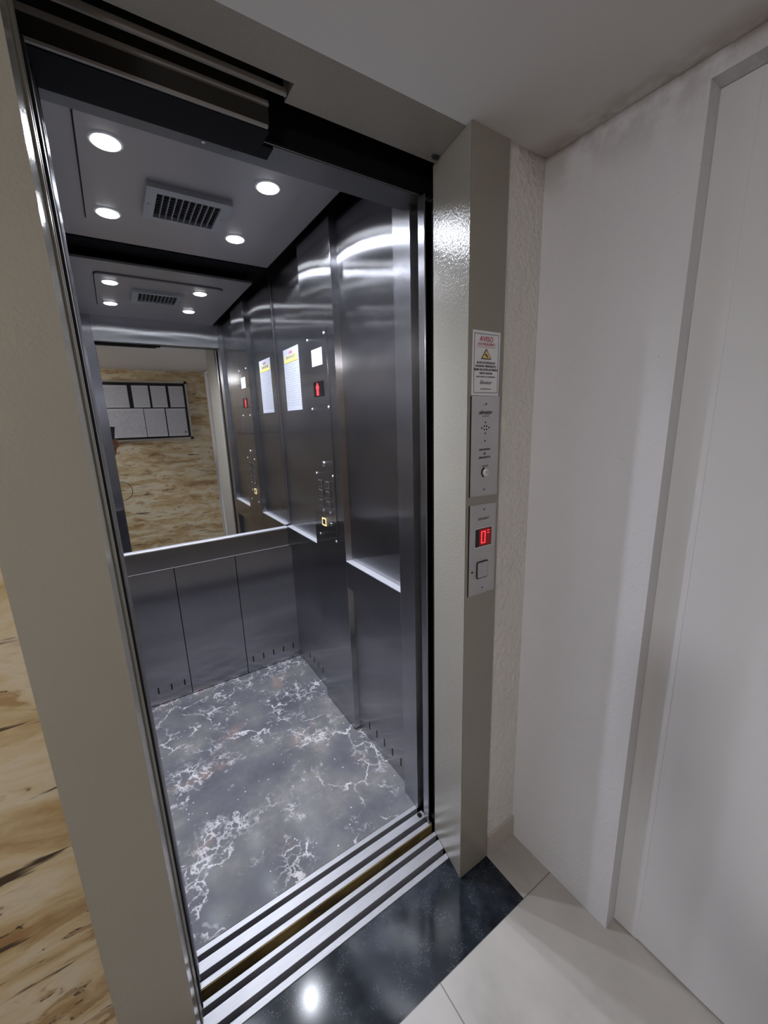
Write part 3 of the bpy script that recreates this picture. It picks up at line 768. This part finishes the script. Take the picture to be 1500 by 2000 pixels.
for x0, x1, z0, z1, mm_, lab in labs:
    t = put('paper_sheet', box(x0, x1, YB + 0.0085, YB + 0.0095, z0, z1), mm_)
    tag(t, lab, 'paper', 'sheets pinned on the notice board')
    if 'stamp' in lab:
        put('stamp', cyl((-0.062, YB + 0.0098, 1.392), (0, 1, 0), 0.010, 0.0004, 16), 'blue_stamp', t, label='dark blue stamp')
tag(put('paper_slip', box(-0.76, -0.60, YB + 0.0098, YB + 0.0106, 1.352, 1.425), 'sheet2'), 'small paper slip overlapping the wide lower left sheet', 'paper')

# ------------------------------------------------------------------ person taking the picture
def skin_obj(name, pts, edges, mt, parent, sub=2):
    me = bpy.data.meshes.new(name)
    me.from_pydata([p[0] for p in pts], edges, [])
    o = bpy.data.objects.new('tmp_skin', me); COL.objects.link(o)
    md = o.modifiers.new('skin', 'SKIN'); md.use_smooth_shade = True
    for i, p in enumerate(pts):
        r = p[1] if isinstance(p[1], tuple) else (p[1], p[1])
        me.skin_vertices[0].data[i].radius = r
    me.skin_vertices[0].data[0].use_root = True
    sb = o.modifiers.new('sub', 'SUBSURF'); sb.levels = sub; sb.render_levels = sub
    dg = bpy.context.evaluated_depsgraph_get(); dg.update()
    me2 = bpy.data.meshes.new_from_object(o.evaluated_get(dg))
    COL.objects.unlink(o); bpy.data.objects.remove(o)
    b = bmesh.new(); b.from_mesh(me2)
    return put(name, b, mt, parent, True)

def chain(*ps):
    return list(ps)

pr = thing('person', 'person in dark maroon shirt and black trousers holding up a phone', 'person', (-1.16, -1.16, 0))
# joints (the person faces the car; their right hand is on the +x side)
def build(chains):
    pts = []; edges = []; names = {}
    for ch in chains:
        prev = None
        for it in ch:
            if isinstance(it, str): idx = names[it]
            else:
                nm, co, r = it; idx = len(pts); pts.append((co, r)); names[nm] = idx
            if prev is not None: edges.append((prev, idx))
            prev = idx
    return pts, edges
PX, PY = -1.16, -1.17
wr = (-0.800, -0.775, 1.225); pl = (-0.790, -0.765, 1.290)
body = build([
    [('pel', (PX, PY, 0.93), (0.12, 0.085)), ('abd', (PX, PY, 1.06), (0.125, 0.085)), ('che', (PX, PY, 1.24), (0.15, 0.105)), ('sh', (PX, PY, 1.38), (0.11, 0.08)),
     ('nk', (PX + 0.005, PY + 0.01, 1.455), 0.052), ('jaw', (PX + 0.01, PY + 0.035, 1.53), (0.062, 0.075)), ('hd', (PX + 0.015, PY + 0.02, 1.61), (0.074, 0.092)), ('top', (PX + 0.015, PY + 0.01, 1.675), (0.06, 0.075))],
    ['sh', ('rs', (PX + 0.17, PY + 0.02, 1.375), 0.052), ('re', (-0.925, -1.01, 1.125), 0.040), ('rw', wr, 0.025), ('rp', pl, (0.030, 0.018)), ('rk', (-0.788, -0.757, 1.335), (0.028, 0.014))],
    ['sh', ('ls', (PX - 0.17, PY + 0.01, 1.375), 0.052), ('le', (PX - 0.24, PY - 0.01, 1.10), 0.040), ('lw', (PX - 0.25, PY + 0.08, 0.87), 0.026), ('lp', (PX - 0.25, PY + 0.10, 0.81), (0.018, 0.032)), ('lk', (PX - 0.248, PY + 0.105, 0.775), (0.014, 0.034))],
    ['pel', ('rh', (PX + 0.09, PY, 0.80), 0.070), ('rkn', (PX + 0.115, PY + 0.01, 0.50), 0.056), ('ra', (PX + 0.12, PY - 0.02, 0.10), 0.036), ('rt', (PX + 0.125, PY + 0.13, 0.045), (0.036, 0.024))],
    ['pel', ('lh', (PX - 0.09, PY, 0.80), 0.070), ('lkn', (PX - 0.115, PY + 0.01, 0.50), 0.056), ('la', (PX - 0.12, PY - 0.02, 0.10), 0.036), ('lt', (PX - 0.125, PY + 0.13, 0.045), (0.036, 0.024))],
])
body_o = skin_obj('body', body[0], body[1], 'skin', pr)
# right hand: fingers curl round the right edge of the phone, thumb on the screen side
for i, (dz, ln) in enumerate(((0.045, 0.9), (0.026, 1.0), (0.007, 0.95), (-0.012, 0.8))):
    z = 1.300 + dz
    pts = [((-0.792, -0.748, z), 0.0088), ((-0.765, -0.742, z + 0.003), 0.0085), ((-0.748, -0.720, z + 0.006), 0.0080), ((-0.760 - 0.010 * ln, -0.704, z + 0.008), 0.0074), ((-0.775 - 0.012 * ln, -0.705, z + 0.009), 0.0066)]
    skin_obj('finger', pts, [(0, 1), (1, 2), (2, 3), (3, 4)], 'skin', body_o, 1)
skin_obj('thumb', [((-0.800, -0.765, 1.270), 0.012), ((-0.822, -0.752, 1.295), 0.0105), ((-0.828, -0.742, 1.325), 0.0098), ((-0.820, -0.738, 1.350), 0.0085)], [(0, 1), (1, 2), (2, 3)], 'skin', body_o, 1)
# left hand fingers, relaxed
for i, (dy, ln) in enumerate(((0.030, 0.075), (0.010, 0.085), (-0.010, 0.078), (-0.028, 0.062))):
    y = PY + 0.105 + dy; x = PX - 0.248
    skin_obj('finger', [((x, y, 0.785), 0.0088), ((x + 0.002, y + 0.006, 0.785 - ln * 0.5), 0.0084), ((x + 0.012, y + 0.008, 0.785 - ln * 0.85), 0.0078), ((x + 0.024, y + 0.008, 0.785 - ln * 1.1), 0.0068)], [(0, 1), (1, 2), (2, 3)], 'skin', body_o, 1)
skin_obj('thumb', [((PX - 0.246, PY + 0.125, 0.835), 0.011), ((PX - 0.238, PY + 0.155, 0.815), 0.0100), ((PX - 0.230, PY + 0.168, 0.785), 0.0088)], [(0, 1), (1, 2)], 'skin', body_o, 1)
# face details
hx, hy = PX + 0.015, PY + 0.02
skin_obj('nose', [((hx, hy + 0.088, 1.612), 0.008), ((hx, hy + 0.106, 1.585), 0.011), ((hx, hy + 0.098, 1.577), 0.009)], [(0, 1), (1, 2)], 'skin', body_o, 1)
for s in (-1, 1):
    bm = bmesh.new(); bmesh.ops.create_uvsphere(bm, u_segments=12, v_segments=8, radius=0.009)
    bmesh.ops.transform(bm, matrix=Matrix.Translation((hx + s * 0.028, hy + 0.0735, 1.612)) @ Matrix.Diagonal((1.3, 0.8, 0.6, 1)), verts=bm.verts)
    e_ = put('eye', bm, 'white_window', body_o, True)
    bm = bmesh.new(); bmesh.ops.create_uvsphere(bm, u_segments=10, v_segments=6, radius=0.0042)
    bmesh.ops.transform(bm, matrix=Matrix.Translation((hx + s * 0.028, hy + 0.0790, 1.612)), verts=bm.verts)
    put('iris', bm, 'black', body_o, True)
    bm = bmesh.new(); bmesh.ops.create_uvsphere(bm, u_segments=12, v_segments=8, radius=0.02)
    bmesh.ops.transform(bm, matrix=Matrix.Translation((hx + s * 0.078, hy - 0.005, 1.600)) @ Matrix.Diagonal((0.35, 0.7, 1.4, 1)), verts=bm.verts)
    put('ear', bm, 'skin', body_o, True)
put('mouth', box(hx - 0.022, hx + 0.022, hy + 0.086, hy + 0.092, 1.548, 1.555, 0.002), 'redink', body_o)
bm = bmesh.new(); bmesh.ops.create_uvsphere(bm, u_segments=24, v_segments=14, radius=0.1)
for v in bm.verts:
    v.co = Vector((v.co.x * 0.86, v.co.y * 1.02 - 0.012, max(v.co.z, -0.045) * 0.95))
    if v.co.y > 0.03 and v.co.z < 0.045: v.co.y = 0.03
bmesh.ops.translate(bm, verts=bm.verts, vec=(hx, hy, 1.645))
put('hair', bm, 'hair', pr, True)
shirt = build([
    [('hem', (PX, PY, 0.83), (0.165, 0.125)), ('pel', (PX, PY, 0.93), (0.165, 0.125)), ('abd', (PX, PY, 1.06), (0.165, 0.125)), ('che', (PX, PY, 1.24), (0.178, 0.132)), ('sh', (PX, PY, 1.375), (0.13, 0.10)), ('col', (PX + 0.003, PY + 0.003, 1.43), 0.062)],
    ['sh', ('rs', (PX + 0.17, PY + 0.02, 1.375), 0.064), ('re', (-0.925, -1.01, 1.125), 0.050), ('rw', (-0.812, -0.800, 1.205), 0.032)],
    ['sh', ('ls', (PX - 0.17, PY + 0.01, 1.375), 0.064), ('le', (PX - 0.24, PY - 0.01, 1.10), 0.050), ('lw', (PX - 0.25, PY + 0.07, 0.895), 0.034)],
])
skin_obj('shirt', shirt[0], shirt[1], 'shirt', pr)
tr = build([
    [('wst', (PX, PY, 1.00), (0.135, 0.10)), ('pel', (PX, PY, 0.90), (0.13, 0.10)), ('rh', (PX + 0.095, PY, 0.76), 0.088), ('rk', (PX + 0.115, PY + 0.01, 0.50), 0.070), ('ra', (PX + 0.12, PY - 0.02, 0.06), 0.062)],
    ['pel', ('lh', (PX - 0.095, PY, 0.76), 0.088), ('lk', (PX - 0.115, PY + 0.01, 0.50), 0.070), ('la', (PX - 0.12, PY - 0.02, 0.06), 0.062)],
])
skin_obj('trousers', tr[0], tr[1], 'trousers', pr)
for s in (-1, 1):
    skin_obj('shoe', [((PX + s * 0.12, PY - 0.045, 0.047), (0.040, 0.046)), ((PX + s * 0.123, PY + 0.05, 0.044), (0.046, 0.042)), ((PX + s * 0.128, PY + 0.165, 0.034), (0.044, 0.032))], [(0, 1), (1, 2)], 'shoe', pr)

# phone: its rear camera is where the picture is taken from
ph = thing('phone', 'black phone held upright in the raised right hand', 'phone', tuple(CAM - F_ * 0.008))
b = box(-0.064, 0.011, -0.147, 0.012, -0.009, -0.0006, 0.003, seg=2)
mm = Matrix.Identity(4)
for i in range(3):
    mm[i][0] = R_[i]; mm[i][1] = U_[i]; mm[i][2] = F_[i]; mm[i][3] = (CAM - F_ * 0.003)[i]
bmesh.ops.transform(b, matrix=mm, verts=b.verts)
put('phone_body', b, 'phone', ph)

# hanging cord loop beside the person
cu = bpy.data.curves.new('cord', 'CURVE'); cu.dimensions = '3D'; cu.bevel_depth = 0.0032; cu.bevel_resolution = 3
sp = cu.splines.new('NURBS'); P = []
for k in range(15):
    a = math.radians(118 - 236 * k / 14)
    P.append((-0.790 + 0.094 * math.cos(a), -0.95, 0.848 + 0.094 * math.sin(a)))
P = [(-0.93, -1.03, 0.97)] + P + [(-0.95, -1.05, 0.80)]
sp.points.add(len(P) - 1)
for pnt, c in zip(sp.points, P): pnt.co = (*c, 1)
sp.use_endpoint_u = True; sp.order_u = 3
o = bpy.data.objects.new('tmp_curve', cu); COL.objects.link(o)
dg = bpy.context.evaluated_depsgraph_get(); dg.update()
me = bpy.data.meshes.new_from_object(o.evaluated_get(dg)); COL.objects.unlink(o); bpy.data.objects.remove(o)
b = bmesh.new(); b.from_mesh(me)
tag(put('cord', b, 'cord', None, True), 'loop of thin black cord hanging from the waist of the person', 'cord')
